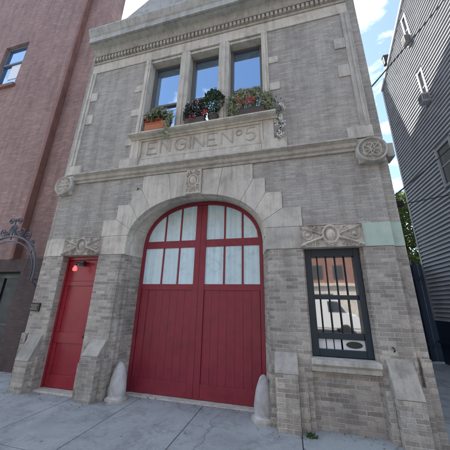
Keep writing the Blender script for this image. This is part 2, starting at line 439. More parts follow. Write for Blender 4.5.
# soffit of the arch: lofted stone surface with joint lines between stones
N = 11
for k in range(N):
    a0 = pi * (k / N) + .003; a1 = pi * ((k + 1) / N) - .003
    bm = B(); rows = []
    for q in range(7):
        a = a0 + (a1 - a0) * q / 6
        xf = 1.462 * cos(a); xr = 1.372 * cos(a)
        zf, zr_ = fz(xf), rz(xr)
        if q == 0 and k == 0 or (q == 6 and k == N - 1): zf = 2.86; zr_ = 2.86
        zf = max(zf, 2.86) + .001; zr_ = max(zr_, 2.86)
        xm, zm = xf * .985, zf - .012
        rows.append([(xf, .10, zf), (xm, .15, zm), (xm, .2, zm - .002), (xr, .5, zr_), (xr, .62, zr_), (xr * 1.03, .62, zr_ + .25), (xf * 1.03, .1, zf + .2)])
    vs = [[bm.verts.new(p) for p in r] for r in rows]
    for A, Bb in zip(vs, vs[1:]):
        for j in range(7): bm.faces.new((A[j], A[(j + 1) % 7], Bb[(j + 1) % 7], Bb[j]))
    bm.faces.new(vs[0]); bm.faces.new(vs[-1][::-1])
    obj('soffit_stone', bm, st, F)

# keystone with a carved cartouche
def key_h(x, z):
    h = .012
    h = max(h, bead(math.hypot((x) / .075, (z - 4.10) / .10) * .075, .075, .055))
    h = max(h, bead(ring_d(x, z, 0, 4.10, .105, .135), .018, .03))
    for sx in (-1, 1):
        for (cx, cz, r) in ((.10, 4.26, .05), (.10, 3.95, .055), (.055, 3.89, .04), (.06, 4.31, .04)):
            h = max(h, bead(spiral_d(x, z, sx * cx, cz, r, 1, .6, sx), .013, .034))
        h = max(h, bead(seg(x, z, sx * .145, 3.86, sx * .15, 4.33), .012, .028))
    h = max(h, bead(math.hypot(x, z - 4.28), .035, .045)); h = max(h, bead(math.hypot(x, z - 3.93), .03, .04))
    return (h - .012) * 1.6 + .012 + .006 * mnoise.noise((x * 40, z * 40, 1))
bm = B(); relief(bm, -.165, .165, 3.80, 4.374, -.055, key_h, 44, 76, back=.2)
obj('keystone', bm, M['stone_lt'], F)

# carved lintel panels over the small door and the window
def panel_h(cx):
    def h(x, z):
        u = x - cx; v = z - 2.777
        e = .012
        au = abs(u)
        e = max(e, bead(ring_d(au, v, 0, .02, .125, .15), .022, .04), bead(math.hypot(u / .085, (v - .02) / .11) * .085, .085, .045))
        e = max(e, bead(seg(au, v, .12, .15, 0, .185), .02, .035), bead(seg(au, v, .09, -.11, 0, -.175), .022, .035))
        e = max(e, bead(seg(au, v, .15, .035, .47, .16), .017, .038), bead(seg(au, v, .14, -.03, .47, -.15), .026, .045))
        e = max(e, bead(seg(au, v, .44, -.15, .49, -.17), .034, .05))
        e = max(e, bead(ring_d(au, v, .37, .02, .075, .085), .013, .028), bead(math.hypot(au - .37, v - .02), .045, .035))
        e = max(e, bead(spiral_d(au, v, .22, .125, .05, 1, 0, 1), .012, .028), bead(spiral_d(au, v, .23, -.14, .045, 1, 3, -1), .012, .028))
        e = max(e, bead(spiral_d(au, v, .43, .15, .04, 1, 2, 1), .011, .026), bead(spiral_d(au, v, .33, -.15, .04, 1, 1, 1), .011, .026))
        e = max(e, bead(seg(au, v, .26, .0, .26, -.19), .012, .022), bead(seg(au, v, .25, .08, .25, .19), .012, .022))
        e = max(e, bead(min(.5 - au, .202 - abs(v)), .012, .03))
        return .004 + (e - .012) * 1.7 + .005 * mnoise.noise((x * 38, z * 38, 3))
    return h
for s in (-1, 1):
    bm = B(); relief(bm, s * 2.585 - .503, s * 2.585 + .503, 2.574, 2.98, -.008, panel_h(s * 2.585), 130, 58, back=.4)
    obj('carved_panel', bm, M['stone_lt'], F)

# roundels at the ends of the string course
def round_h(cx, cz, kind):
    def h(x, z):
        u, v = x - cx, z - cz; r = math.hypot(u, v); R = .255
        e = .0 if r > R else .02
        e = max(e, bead(abs(r - .232), .026, .05))
        if r < .215:
            a = math.atan2(v, u)
            if kind:    # interlaced strapwork
                e = max(e, bead(ring_d(u, v, -.055, .02, .09, .13), .014, .04), bead(ring_d(u, v, .06, -.01, .085, .13), .014, .04))
                e = max(e, bead(ring_d(u, v, 0, .055, .15, .075), .013, .036), bead(ring_d(u, v, 0, -.06, .145, .07), .013, .036))
                e = max(e, bead(seg(u, v, -.13, -.12, .13, .13), .014, .042), bead(seg(u, v, -.14, .1, .12, -.13), .014, .042))
                e = max(e, bead(ring_d(u, v, 0, 0, .19, .19), .010, .03))
                for q in range(10):
                    b0 = q * pi / 5; e = max(e, bead(spiral_d(u, v, .15 * cos(b0), .15 * sin(b0), .045, 1, b0), .010, .03))
                    e = max(e, bead(math.hypot(u - .2 * cos(b0 + .3), v - .2 * sin(b0 + .3)), .014, .03))
            else:       # leafy rosette
                e = max(e, bead(r, .05, .05))
                e = max(e, (.03 + .02 * cos(6 * a)) * max(0, 1 - abs(r - .11) / .07) ** .5 if abs(r - .11) < .07 else 0)
                e = max(e, .035 * abs(cos(9 * a)) if .16 < r < .205 else 0)
        return e * 1.5 + .004 * mnoise.noise((x * 50, z * 50, 5)) * (r < R)
    return h
def disc_relief(cx, cz, y0, h, R=.257, nr=44, na=120):
    bm = B(); c = bm.verts.new((cx, y0 - h(cx, cz), cz)); rings = []
    for i in range(1, nr + 1):
        r = R * i / nr
        rings.append([bm.verts.new((cx + r * cos(2 * pi * k / na), y0 - (h(cx + r * cos(2 * pi * k / na), cz + r * sin(2 * pi * k / na)) if i < nr else 0), cz + r * sin(2 * pi * k / na))) for k in range(na)])
    rings.append([bm.verts.new((v.co.x, y0 + .12, v.co.z)) for v in rings[-1]])
    for k in range(na): bm.faces.new((c, rings[0][k], rings[0][(k + 1) % na]))
    for A, Bb in zip(rings, rings[1:]):
        for k in range(na): bm.faces.new((A[k], Bb[k], Bb[(k + 1) % na], A[(k + 1) % na]))
    bm.faces.new(rings[-1][::-1])
    return bm
for s in (-1, 1):
    cx = s * 3.43
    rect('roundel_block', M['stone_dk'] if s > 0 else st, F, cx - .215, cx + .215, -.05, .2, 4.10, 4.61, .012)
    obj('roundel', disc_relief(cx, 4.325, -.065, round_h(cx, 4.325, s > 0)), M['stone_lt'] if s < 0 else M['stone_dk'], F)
rect('string_end', M['stone_dk'], F, 3.705, 3.83, .03, .3, 4.22, 4.5, .008)

# string course
prof = [(.02, 4.384), (-.03, 4.384), (-.045, 4.41), (-.04, 4.43), (-.085, 4.45), (-.10, 4.475), (-.06, 4.50), (-.06, 4.545), (-.10, 4.565), (-.14, 4.58), (-.14, 4.61), (-.1, 4.628), (.02, 4.635)]
bm = B(); prism(bm, prof, -3.213, 3.213, 'x'); obj('string_course', bm, M['stone_dk'], F)

# --- upper storey
for s in (-1, 1):
    def X(a, b): return (min(s * a, s * b), max(s * a, s * b))
    rect('upper_wall', bu, F, *X(1.66, 3.5), 0, .45, 4.637, 8.06)
    rect('corner_pier', bu, F, *X(3.502, 3.7), .06, .45, 4.637, 9.5)
    # quoin strip with toothed blocks
    bm = B(); box(bm, *X(3.34, 3.515), -.03, .12, 4.9, 8.06)
    for z0, z1 in ((6.2, 6.52), (7.0, 7.3)): box(bm, *X(3.12, 3.338), -.022, .1, z0, z1)
    box(bm, *X(3.42, 3.47), -.05, -.032, 4.9, 8.06)
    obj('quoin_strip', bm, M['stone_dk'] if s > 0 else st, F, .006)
    rect('quoin_base', st, F, *X(3.1, 3.53), -.05, .12, 4.64, 4.897, .008)
    # window surround jambs with teeth
    bm = B(); box(bm, *X(1.52, 1.668), -.03, .3, 5.5, 8.056); box(bm, *X(1.57, 1.62), -.05, -.032, 5.5, 8.05)
    for z0, z1 in ((6.2, 6.4), (7.0, 7.2)): box(bm, *X(1.672, 1.9), -.018, .1, z0, z1)
    obj('window_jamb', bm, st, F, .006)
    bm = B(); box(bm, *X(1.5, 1.72), -.035, .2, 4.9, 5.396); box(bm, *X(1.724, 1.92), -.02, .1, 5.3, 5.5)
    obj('panel_jamb', bm, st, F, .006)
    rect('panel_base', st, F, *X(1.46, 1.97), -.045, .2, 4.64, 4.896, .008)
rect('panel_plinth', st, F, -1.456, 1.456, -.03, .2, 4.64, 4.83, .006)
rect('frieze_band', st, F, -3.5, 3.5, -.025, .45, 8.064, 8.39, .008)
# mullions with a moulded face
for x0, x1 in ((-.62, -.36), (.44, .71)):
    c = (x0 + x1) / 2
    bm = B(); prism(bm, [(x0, .3), (x0, 0), (x0 + .05, -.03), (c - .05, -.03), (c - .04, -.06), (c + .04, -.06), (c + .05, -.03), (x1 - .05, -.03), (x1, 0), (x1, .3)], 5.5, 8.056, 'z')
    obj('mullion', bm, st, F)
# sill
prof = [(.3, 5.40), (-.05, 5.40), (-.07, 5.43), (-.16, 5.44), (-.2, 5.46), (-.2, 5.495), (.3, 5.51)]
bm = B(); prism(bm, prof, -1.74, 1.78, 'x'); obj('sill', bm, st, F, .004)

# lettered panel
LP = obj('lettered_panel', (lambda bm: (box(bm, -1.496, 1.496, .0, .2, 4.834, 5.396), [box(bm, *q) for q in ((-1.496, 1.496, -.03, -.002, 5.34, 5.396), (-1.496, 1.496, -.03, -.002, 4.834, 4.88), (-1.496, -1.44, -.03, -.002, 4.882, 5.338), (1.44, 1.496, -.03, -.002, 4.882, 5.338))], bm)[-1])(B()), st, F, .006)
Lt = {'E': [[(.9, 1), (0, 1), (0, 0), (.9, 0)], [(0, .5), (.7, .5)]],
      'N': [[(0, 0), (0, 1), (.9, 0), (.9, 1)]],
      'G': [[(.9, .82), (.72, .97), (.45, 1), (.15, .85), (0, .5), (.15, .15), (.45, 0), (.75, .06), (.9, .25), (.9, .48), (.5, .48)]],
      'I': [[(0, 0), (0, 1)]],
      'o': [[(.25 + .25 * cos(a * pi / 6), .72 + .2 * sin(a * pi / 6)) for a in range(13)]],
      '5': [[(.75, 1), (.15, 1), (.08, .55), (.4, .62), (.7, .5), (.78, .28), (.6, .05), (.3, 0), (.05, .12)]]}
for ch, cx, w in (('E', -1.14, .24), ('N', -.79, .25), ('G', -.42, .27), ('I', -.17, .0), ('N', .03, .25), ('E', .36, .23), ('N', .70, .25), ('o', 1.02, .22), ('5', 1.24, .25)):
    bm = B(); sc = w / .9 if w else 1
    for stroke in Lt[ch]:
        pts = [(cx - .45 * sc + x * sc if w else cx, 0.0, 4.965 + z * .32) for x, z in stroke]
        for a, b in zip(pts, pts[1:]): tube(bm, [a, b], .018, 8)
    obj('letter', bm, M['letter'], LP)

# sash windows of the upper floor
for x0, x1 in ((-1.52, -.62), (-.36, .44), (.71, 1.52)):
    y = .22
    bm = B()
    box(bm, x0, x0 + .07, y, y + .1, 5.51, 8.056); box(bm, x1 - .07, x1, y, y + .1, 5.51, 8.056)
    box(bm, x0 + .072, x1 - .072, y, y + .1, 7.95, 8.056); box(bm, x0 + .072, x1 - .072, y + .01, y + .1, 5.51, 5.6)
    box(bm, x0 + .072, x1 - .072, y + .02, y + .1, 6.60, 6.66)
    w = obj('sash_window', bm, M['sash'], F, .004)
    rect('pane', M['glass_up'], w, x0 + .06, x1 - .06, y + .05, y + .07, 6.655, 7.96)
    rect('pane', M['glass_up'], w, x0 + .06, x1 - .06, y + .075, y + .09, 5.59, 6.61)
    rect('head_shadow_stone', st, F, x0 + .002, x1 - .002, .02, .215, 7.98, 8.052).name = 'window_head'

# cornice: dentils, mouldings, soffit, raking gable
bm = B()
prism(bm, [(.2, 8.394), (-.05, 8.394), (-.07, 8.42), (-.05, 8.44), (-.05, 8.60), (.2, 8.60)], -3.5, 3.5, 'x')
x = -3.47
while x < 3.42: box(bm, x, x + .06, -.12, -.052, 8.455, 8.57); x += .105
obj('dentil_band', bm, M['stone_dk'], F)
bm = B()
prism(bm, [(.3, 8.604), (-.12, 8.604), (-.15, 8.64), (-.18, 8.69), (-.21, 8.71), (-.21, 8.77), (-.38, 8.80), (-.38, 8.78), (-.43, 8.78), (-.43, 8.95), (-.46, 8.99), (-.5, 9.08), (-.53, 9.15), (-.53, 9.2), (.3, 9.27)], -3.42, 3.5, 'x')
obj('cornice', bm, M['soffit'], F)
bm = B()
prism(bm, [(-2.6, 9.22), (2.6, 9.22), (0, 11.25)], -.4, .2); obj('gable', bm, M['soffit'], F)
# side walls, back, roof, interior
rect('side_wall', bu, F, -3.698, -3.4, .452, 11, FB, 9.3); rect('side_wall', bu, F, 3.4, 3.698, .505, 11, FB, 9.3)
rect('back_wall', bu, F, -3.398, 3.398, 10.7, 11, FB, 9.3); rect('roof', M['roof'], F, -3.398, 3.398, .452, 10.698, 9.1, 9.3)
rect('room_back', M['roof'], F, -3.398, 3.398, 1.2, 1.3, FB, 9.09)
bm = B(); prism(bm, [(1.0, 9.304), (1.0, 14.4), (6.6, 12.25), (7.42, 15.6), (7.42, 19), (8.6, 19), (9.6, 12.0), (10.9, 12), (10.9, 9.304)], 3.42, 3.66, 'x')  # unseen wall, added; its outline shapes the shadow on the siding
obj('added_shadow_wall', bm, bu, F)

# --- carriage door
bm = B(); xs = [-1.37 + 2.74 * k / 60 for k in range(61)]
prism(bm, [(-1.37, FB + .06), (1.37, FB + .06)] + [(x, rz(x)) for x in xs[::-1][1:-1]] + [(-1.37, 2.79)], .56, .61)
door = obj('carriage_door', bm, M['red'], F)
fr = .10
def inner(x): return ell(x, 1.37 - .07, AR[1] - .07, AR[2], 2.25)
bm = B()
out = [(x, rz(x)) for x in xs]; inn = []
for k in range(61):
    x = (-1.37 + .07) + (2.74 - .14) * k / 60; inn.append((x, ell(x, 1.3, AR[1] - .09, AR[2], 2.25)))
V = []
for y in (.505, .558):
    V.append(([bm.verts.new((x, y, z)) for x, z in out], [bm.verts.new((x, y, z)) for x, z in inn]))
for k in range(60):
    bm.faces.new((V[0][0][k], V[0][0][k + 1], V[0][1][k + 1], V[0][1][k]))
    bm.faces.new((V[0][1][k], V[0][1][k + 1], V[1][1][k + 1], V[1][1][k]))
box(bm, -1.37, -1.30, .505, .558, FB + .06, 2.788); box(bm, 1.30, 1.37, .505, .558, FB + .06, 2.788)
obj('door_frame', bm, M['red'], door)
# leaves: stiles, rails, glazing bars
bm = B()
box(bm, -.105, .015, .515, .558, FB + .07, 3.76); box(bm, .019, .145, .515, .558, FB + .07, 3.76)
for x0, x1 in ((-1.298, -.107), (.147, 1.298)):
    box(bm, x0, x1, .52, .558, 2.79, 2.95); box(bm, x0, x1, .52, .558, 1.88, 2.0)
    box(bm, x0, x1, .52, .558, FB + .07, .2)
for x in (-.85, -.47, .56, .95):
    box(bm, x - .02, x + .02, .53, .557, 2.002, 2.788); box(bm, x - .02, x + .02, .53, .557, 2.952, min(inner(x - .02), inner(x + .02)) + .02)
for x in (-1.2, 1.22):
    box(bm, x - .09, x + .07, .522, .557, .202, 1.878)
obj('leaf_frame', bm, M['red'], door, .004)
bm = B()
for x0, x1 in ((-1.285, -.108), (.148, 1.285)):
    n = 7
    for k in range(n):
        a = x0 + (x1 - x0) * k / n; b = x0 + (x1 - x0) * (k + 1) / n
        box(bm, a + .0012, b - .0012, .538, .559, .19, 1.89)
obj('board_panel', bm, M['red'], door, .0025)
PX = [(-1.305, -.86), (-.84, -.48), (-.46, -.1), (.14, .55), (.57, .94), (.96, 1.305)]
for x0, x1 in PX:
    rect('pane', M['frost'], door, x0, x1, .541, .558, 1.99, 2.80)
    t = [x1 + (x0 - x1) * k / 10 for k in range(11)]
    bm = B(); prism(bm, [(x0, 2.94), (x1, 2.94)] + [(x, max(2.95, ell(x, 1.306, AR[1] - .08, AR[2], 2.25))) for x in t], .541, .558)
    obj('pane', bm, M['frost'], door)

for x, z in ((-1.36, 4.08), (3.24, 1.07)):
    bm = B(); tube(bm, [(x, .02, z), (x, -.03, z + .005), (x + .012, -.045, z - .03), (x, -.03, z - .05)], .01, 8); obj('anchor_hook', bm, M['iron'], F)
# --- narrow door on the left
bm = B(); box(bm, -3.10, -2.108, .2, .3, G + .03, 2.574)
d2 = obj('entry_door', bm, M['red2'], F)
bm = B()
box(bm, -3.115, -3.035, .14, .199, FB, 2.573); box(bm, -2.18, -2.108, .14, .199, FB, 2.573); box(bm, -3.033, -2.182, .14, .199, 2.5, 2.573)
obj('door_frame', bm, M['red2'], d2, .005)
bm = B()
for z0, z1 in ((G + .04, .2), (.78, .98), (1.93, 2.03)): box(bm, -3.03, -2.185, .178, .199, z0, z1)
for x0, x1 in ((-3.03, -2.94), (-2.28, -2.185)):
    for z0, z1 in ((.202, .778), (.982, 1.928)): box(bm, x0, x1, .178, .199, z0, z1)
box(bm, -3.03, -2.185, .186, .199, 2.032, 2.498)
obj('door_rail', bm, M['red2'], d2, .006)
bm = B(); lathe(bm, [(.008, 0), (.012, .01), (.03, .02), (.034, .035), (.025, .055), (.008, .06)], n=16)
bmesh.ops.rotate(bm, verts=bm.verts, matrix=Matrix.Rotation(pi / 2, 3, 'X')); bmesh.ops.translate(bm, verts=bm.verts, vec=(-2.245, .178, .93))
obj('door_knob', bm, M['bronze'], d2, smooth=True)
rect('door_step', st, F, -3.112, -2.112, -.02, .3, G - .03, G + .028, .008)
# stepped brick reveals of both side openings
for s in (-1, 1):
    def X(a, b): return (min(s * a, s * b), max(s * a, s * b))
    bm = B(); box(bm, *X(3.02 if s > 0 else 3.118, 3.062 if s > 0 else 3.2), .04, .5, FB, 2.57); obj('reveal', bm, br, F)
    rect('reveal', br, F, *X(2.105, 2.135), .04, .5, FB, 2.57)

# --- barred window on the right
rect('apron', br, F, 2.137, 3.018, .05, .4, FB, .7)
bm = B(); prism(bm, [(.3, .7), (-.03, .7), (-.04, .76), (-.075, .79), (-.09, .80), (-.09, .86), (.3, .885)], 2.11, 3.05, 'x'); obj('sill', bm, M['stone'], F, .006)
bm = B()
x0, x1 = 2.14, 3.015
box(bm, x0, x0 + .11, .10, .22, .886, 2.572); box(bm, x1 - .09, x1, .10, .22, .886, 2.572)
box(bm, x0 + .112, x1 - .092, .10, .22, 2.44, 2.572); box(bm, x0 + .112, x1 - .092, .10, .22, .886, .985)
box(bm, x0 + .112, x1 - .092, .12, .22, 1.13, 1.22); box(bm, x0 + .112, x1 - .092, .14, .22, 1.73, 1.80)
win = obj('barred_window', bm, M['navy'], F, .005)
rect('pane', M['glass'], win, x0 + .1, x1 - .08, .185, .20, 1.79, 2.45)
rect('pane', M['glass'], win, x0 + .1, x1 - .08, .195, .21, 1.21, 1.74)
for k in range(4):
    x = 2.345 + .145 * k
    bm = B(); tube(bm, [(x, .15, 1.2), (x, .15, 2.46)], .009, 8); obj('security_bar', bm, M['iron'], win)
for a, b in ((2.256, 2.36), (2.375, 2.475), (2.49, 2.585)):
    rect('pane', M['white_panel'], win, a, b, .17, .185, .984, 1.131)
bm = B(); box(bm, 2.61, 2.925, .15, .185, .984, 1.131)
vp = obj('vent_plate', bm, M['white'], win, .003)
bm = B(); lathe(bm, [(.06, 0), (.06, .006)], n=28, sx=1.95, sy=.8)
bmesh.ops.rotate(bm, verts=bm.verts, matrix=Matrix.Rotation(pi / 2, 3, 'X')); bmesh.ops.translate(bm, verts=bm.verts, vec=(2.77, .148, 1.058))
obj('vent_opening', bm, M['darkgreen'], vp)
rect('window_back', M['roof'], F, 2.14, 3.015, .4, .45, .886, 2.57)

# ------------------------------------------------------------------ things on and by the firehouse
# red bulb lamp above narrow door
L = thing('wall_lamp', 'small caged lamp with lit red bulb above narrow red door', 'lamp', (-2.63, .13, 2.38))
bm = B(); tube(bm, [(-2.63, .14, 2.42), (-2.63, .06, 2.43), (-2.66, .0, 2.42), (-2.66, -.01, 2.36)], .016, 10); box(bm, -2.7, -2.56, .11, .14, 2.36, 2.47); box(bm, -2.62, -2.5, .02, .11, 2.40, 2.45)
obj('bracket', bm, M['iron'], L, .003)
bm = B(); lathe(bm, [(.015, -.13), (.04, -.12), (.048, -.09), (.042, -.05), (.022, -.01), (.02, .01)], (-2.66, -.01, 2.36), 18); obj('bulb', bm, M['bulb'], L, smooth=True)
bm = B(); lathe(bm, [(.024, -.012), (.032, 0), (.026, .03)], (-2.66, -.01, 2.362), 18)
for k in range(4):
    a = k * pi / 2; tube(bm, [(-2.66 + .03 * cos(a), -.01 + .03 * sin(a), 2.36), (-2.66 + .056 * cos(a), -.01 + .056 * sin(a), 2.28), (-2.66 + .02 * cos(a), -.01 + .02 * sin(a), 2.215)], .003, 6)
obj('cage', bm, M['iron'], L)
# bronze plaque
P = thing('plaque', 'small dark bronze plaque on the left brick corner pier', 'plaque', (-3.51, -.005, 1.46))
bm = B(); box(bm, -3.64, -3.37, -.03, -.002, 1.385, 1.555); box(bm, -3.64, -3.37, -.036, -.031, 1.54, 1.555); box(bm, -3.64, -3.37, -.036, -.031, 1.385, 1.4)
obj('plate', bm, M['bronze'], P, .004)
bm = B()
for z, a, b in ((1.51, -3.6, -3.41), (1.47, -3.58, -3.43), (1.43, -3.6, -3.42)): box(bm, a, b, -.034, -.0305, z - .008, z + .008)
obj('raised_rule', bm, M['bronze_lt'], P)
# guard stones
def guard(cx, lab):
    t = thing('guard_stone', lab, 'guard stone', (cx, .12, G), 'guard stones at the garage door')
    bm = B(); prof = [(.17, -.02), (.175, .03), (.165, .06), (.14, .075), (.15, .10), (.152, .18), (.15, .23), (.142, .28), (.132, .34), (.118, .40), (.105, .45), (.09, .5), (.075, .54), (.062, .57), (.03, .605), (.004, .615)]
    lathe(bm, prof, (cx, .12, G), 56)
    for v in bm.verts:
        n = mnoise.noise(v.co * 6) * .016 + mnoise.noise(v.co * 19) * .007 + mnoise.noise(v.co * 45) * .003; d = Vector((v.co.x - cx, v.co.y - .12, 0)); v.co += d * n * 5
    obj('stone_body', bm, M['granite'], t, smooth=True)
    bm = B(); lathe(bm, [(.2, -.02), (.2, .035), (.185, .05), (.16, .05)], (cx, .12, G), 28); obj('stone_base', bm, M['stone_dk'], t)
    return t
g1 = guard(-1.29, 'pale bell shaped guard stone at left foot of the red garage door')
copy_thing(g1, (1.36, .12, G), 'pale bell shaped guard stone at right foot of the red garage door')

# plants -----------------------------------------------------------
def leaf(bm, p, size, up=.3, w=.45):
    d = Vector((random.gauss(0, 1), random.gauss(0, 1), random.gauss(0, 1) + up)).normalized()
    s = d.cross(Vector((random.gauss(0, 1), random.gauss(0, 1), random.gauss(0, 1)))).normalized() * size * w
    p = Vector(p); n = d.cross(s).normalized() * size * .12
    a, b, c, e = p, p + d * size * .5 + s + n, p + d * size, p + d * size * .5 - s + n
    bm.faces.new([bm.verts.new(q) for q in (a, b, c, e)])
def clump(bm, c, r, n, size, bias=.55, w=.45):
    for _ in range(n):
        while True:
            v = Vector((random.uniform(-1, 1), random.uniform(-1, 1), random.uniform(-1, 1)))
            if v.length <= 1: break
        q = v.length ** bias
        if v.length > 1e-4: v = v.normalized() * q
        k = 1 + .22 * mnoise.noise(Vector(v) * 2.3 + Vector(c) * 3)
        leaf(bm, (c[0] + v.x * r[0] * k, c[1] + v.y * r[1] * k, c[2] + v.z * r[2] * k), size * random.uniform(.7, 1.3), w=w)
def flower(bm, c, r, n=14):
    for _ in range(n):
        v = Vector((random.gauss(0, 1), random.gauss(0, 1), random.gauss(0, 1))).normalized() * r * random.uniform(.5, 1)
        leaf(bm, Vector(c) + v, r * .7, .2, .5)
SZ = 5.512
# left: terracotta trough with red blooms and trailing leaves
t = thing('planter', 'orange terracotta trough on the left of upper sill with trailing green plant', 'planter', (-1.0, -.08, SZ), 'planters on the upper sill')
bm = B(); prism(bm, [(-.19, SZ), (.02, SZ), (.03, SZ + .16), (.045, SZ + .16), (.045, SZ + .19), (-.215, SZ + .19), (-.215, SZ + .16), (-.2, SZ + .16)], -1.3, -.72, 'x'); obj('trough', bm, M['terracotta'], t, .006)
bm = B()
for cx, cz, rr in ((-1.25, .27, .11), (-1.05, .33, .15), (-.82, .28, .13), (-.95, .42, .1)): clump(bm, (cx, -.09, SZ + cz), (rr * 1.25, .13, rr * 1.1), 190, .065)
for k in range(60):     # arching blades
    x = random.uniform(-1.25, -.7); a = random.uniform(-.8, .8)
    p = [(x + a * .3 * q, -.1 - .12 * q * random.uniform(.6, 1), SZ + .2 + .75 * q - .5 * q * q) for q in (0, .3, .6, .9, 1.1)]
    tube(bm, p, [.006, .007, .006, .004, .002], 4)
obj('foliage', bm, M['leaf'], t)
bm = B()
for c, r in (((-1.15, -.14, .42), (.2, .1, .16)), ((-.85, -.14, .4), (.2, .1, .17)), ((-1.0, -.12, .56), (.22, .1, .13)), ((-.68, -.16, .3), (.1, .08, .16))): clump(bm, (c[0], c[1], SZ + c[2]), r, 150, .05, w=.3)
obj('pale_foliage', bm, M['leaf_pale'], t)
bm = B()
tube(bm, [(-.74, -.18, SZ + .22), (-.72, -.235, SZ + .05), (-.71, -.235, SZ - .3)], .006, 5)
for k in range(90):
    q = random.random(); leaf(bm, (-.72 + random.gauss(0, .04), -.22 + random.gauss(0, .03), SZ + .2 - .5 * q), .06, -.8)
obj('trailing_stem', bm, M['leaf_pale'], t)
bm = B()
for c in ((-1.28, -.2, .3), (-1.32, -.16, .38), (-1.2, -.21, .22), (-1.08, -.22, .21), (-.95, -.22, .22), (-.86, -.22, .2)): flower(bm, (c[0], c[1], SZ + c[2]), .05)
obj('blossom', bm, M['petal_red'], t)
# middle: dusky bush and clipped ball
t = thing('planter', 'dark planter in middle of the sill with dusky bush and red and white flowers', 'planter', (.0, -.08, SZ), 'planters on the upper sill')
rect('trough', M['box_dk'], t, -.28, .2, -.17, .04, SZ, SZ + .16, .006)
bm = B()
for c, r in (((-.1, -.08, .36), (.2, .15, .22)), ((-.22, -.08, .3), (.13, .12, .18)), ((.1, -.1, .3), (.13, .12, .15)), ((.0, -.08, .52), (.16, .1, .14)), ((-.2, -.08, .52), (.13, .1, .13))): clump(bm, (c[0], c[1], SZ + c[2]), r, 330, .045)
obj('foliage', bm, M['leaf_purple'], t)
bm = B()
for k in range(16): flower(bm, (random.uniform(-.26, .12), random.uniform(-.24, -.14), SZ + random.uniform(.38, .64)), .02, 8)
obj('white_blossom', bm, M['petal_white'], t)
bm = B()
for c in ((-.04, -.22, .14), (.2, -.24, .2), (.26, -.23, .17), (.22, -.2, .25), (-.12, -.22, .1)): flower(bm, (c[0], c[1], SZ + c[2]), .05)
obj('red_blossom', bm, M['petal_red'], t)
t = thing('planter', 'round clipped green boxwood in a pot below the middle window', 'planter', (.38, -.06, SZ), 'planters on the upper sill')
bm = B(); lathe(bm, [(.09, 0), (.12, .17), (.13, .17), (.13, .2), (.1, .2)], (.38, -.06, SZ), 20); obj('pot', bm, M['box_dk'], t)
bm = B(); clump(bm, (.38, -.08, SZ + .58), (.25, .2, .3), 1500, .038, .28); clump(bm, (.38, -.08, SZ + .8), (.12, .1, .16), 250, .036, .4); obj('foliage', bm, M['leaf_dk'], t)
bm = B()
for k in range(12): flower(bm, (random.uniform(.34, .56), random.uniform(-.24, -.18), SZ + random.uniform(.14, .34)), .018, 7)
obj('teal_blossom', bm, M['petal_teal'], t)
# right: pale variegated bush
t = thing('planter', 'dark trough under right upper window filled with pale variegated shrub', 'planter', (1.2, -.08, SZ), 'planters on the upper sill')
rect('trough', M['box_dk'], t, .82, 1.55, -.17, .04, SZ, SZ + .17, .006)
bm = B()
for c, r in (((.95, -.1, .3), (.17, .14, .26)), ((1.2, -.1, .42), (.22, .15, .26)), ((1.42, -.1, .34), (.2, .15, .22)), ((1.62, -.12, .38), (.1, .08, .12)), ((.88, -.14, .12), (.1, .1, .16)), ((1.08, -.1, .62), (.15, .1, .14)), ((1.35, -.1, .6), (.14, .1, .14)), ((.86, -.12, .45), (.13, .1, .16)), ((1.62, -.12, .2), (.12, .08, .16))): clump(bm, (c[0], c[1], SZ + c[2]), r, 300, .055)
for k in range(46):
    x = random.uniform(.85, 1.65); a = random.uniform(-.6, .6)
    tube(bm, [(x, -.08, SZ + .2), (x + a * .1, -.12, SZ + .5), (x + a * .25, -.16, SZ + .68 + random.uniform(-.1, .08))], [.005, .004, .002], 4)
obj('foliage', bm, M['leaf_pale'], t)
bm = B()
for c in ((1.05, -.25, .3), (1.15, -.26, .24), (1.27, -.26, .24), (1.33, -.25, .3), (1.22, -.27, .32)): flower(bm, (c[0], c[1], SZ + c[2]), .055)
obj('red_blossom', bm, M['petal_red'], t)
# white flowering vine hanging on the brick beside the right jamb
t = thing('flowering_vine', 'white flowering vine trailing down grey brick right of the upper windows', 'vine', (1.8, -.03, 5.5))
bm = B(); pv = [(1.62, -.14, 5.75), (1.76, -.08, 5.86), (1.9, -.05, 5.7), (1.82, -.04, 5.4), (1.87, -.04, 5.15), (1.8, -.05, 4.85)]
tube(bm, pv, .006, 6); 
for a, b in zip(pv, pv[1:]):
    for k in range(16):
        q = random.random(); p = Vector(a).lerp(Vector(b), q); leaf(bm, p + Vector((random.gauss(0, .04), -.02, random.gauss(0, .04))), .04)
obj('stem', bm, M['leaf'], t)
bm = B()
for c in ((1.76, 5.86), (1.72, 5.9), (1.8, 5.82), (1.86, 5.76), (1.92, 5.7), (1.84, 5.7), (1.95, 5.62), (1.84, 5.35), (1.88, 5.3), (1.8, 5.18), (1.86, 5.12), (1.92, 5.2), (1.78, 4.98), (1.84, 4.92), (1.9, 4.95)):
    flower(bm, (c[0] + random.gauss(0, .015), -.08, c[1] + random.gauss(0, .015)), .05, 12)
obj('blossom', bm, M['petal_white'], t)
# weeds at the buttress foot
bm = B(); 
for k in range(70):
    leaf(bm, (2.02 + random.gauss(0, .03), -.2 + random.gauss(0, .02), G + .002), .05, 1.2, .22)
o = obj('weed_tuft', bm, M['leaf']); tag(centre_origin(o, (2.02, -.19, G)), 'small green weed tuft in pavement crack beside right buttress', 'weeds')

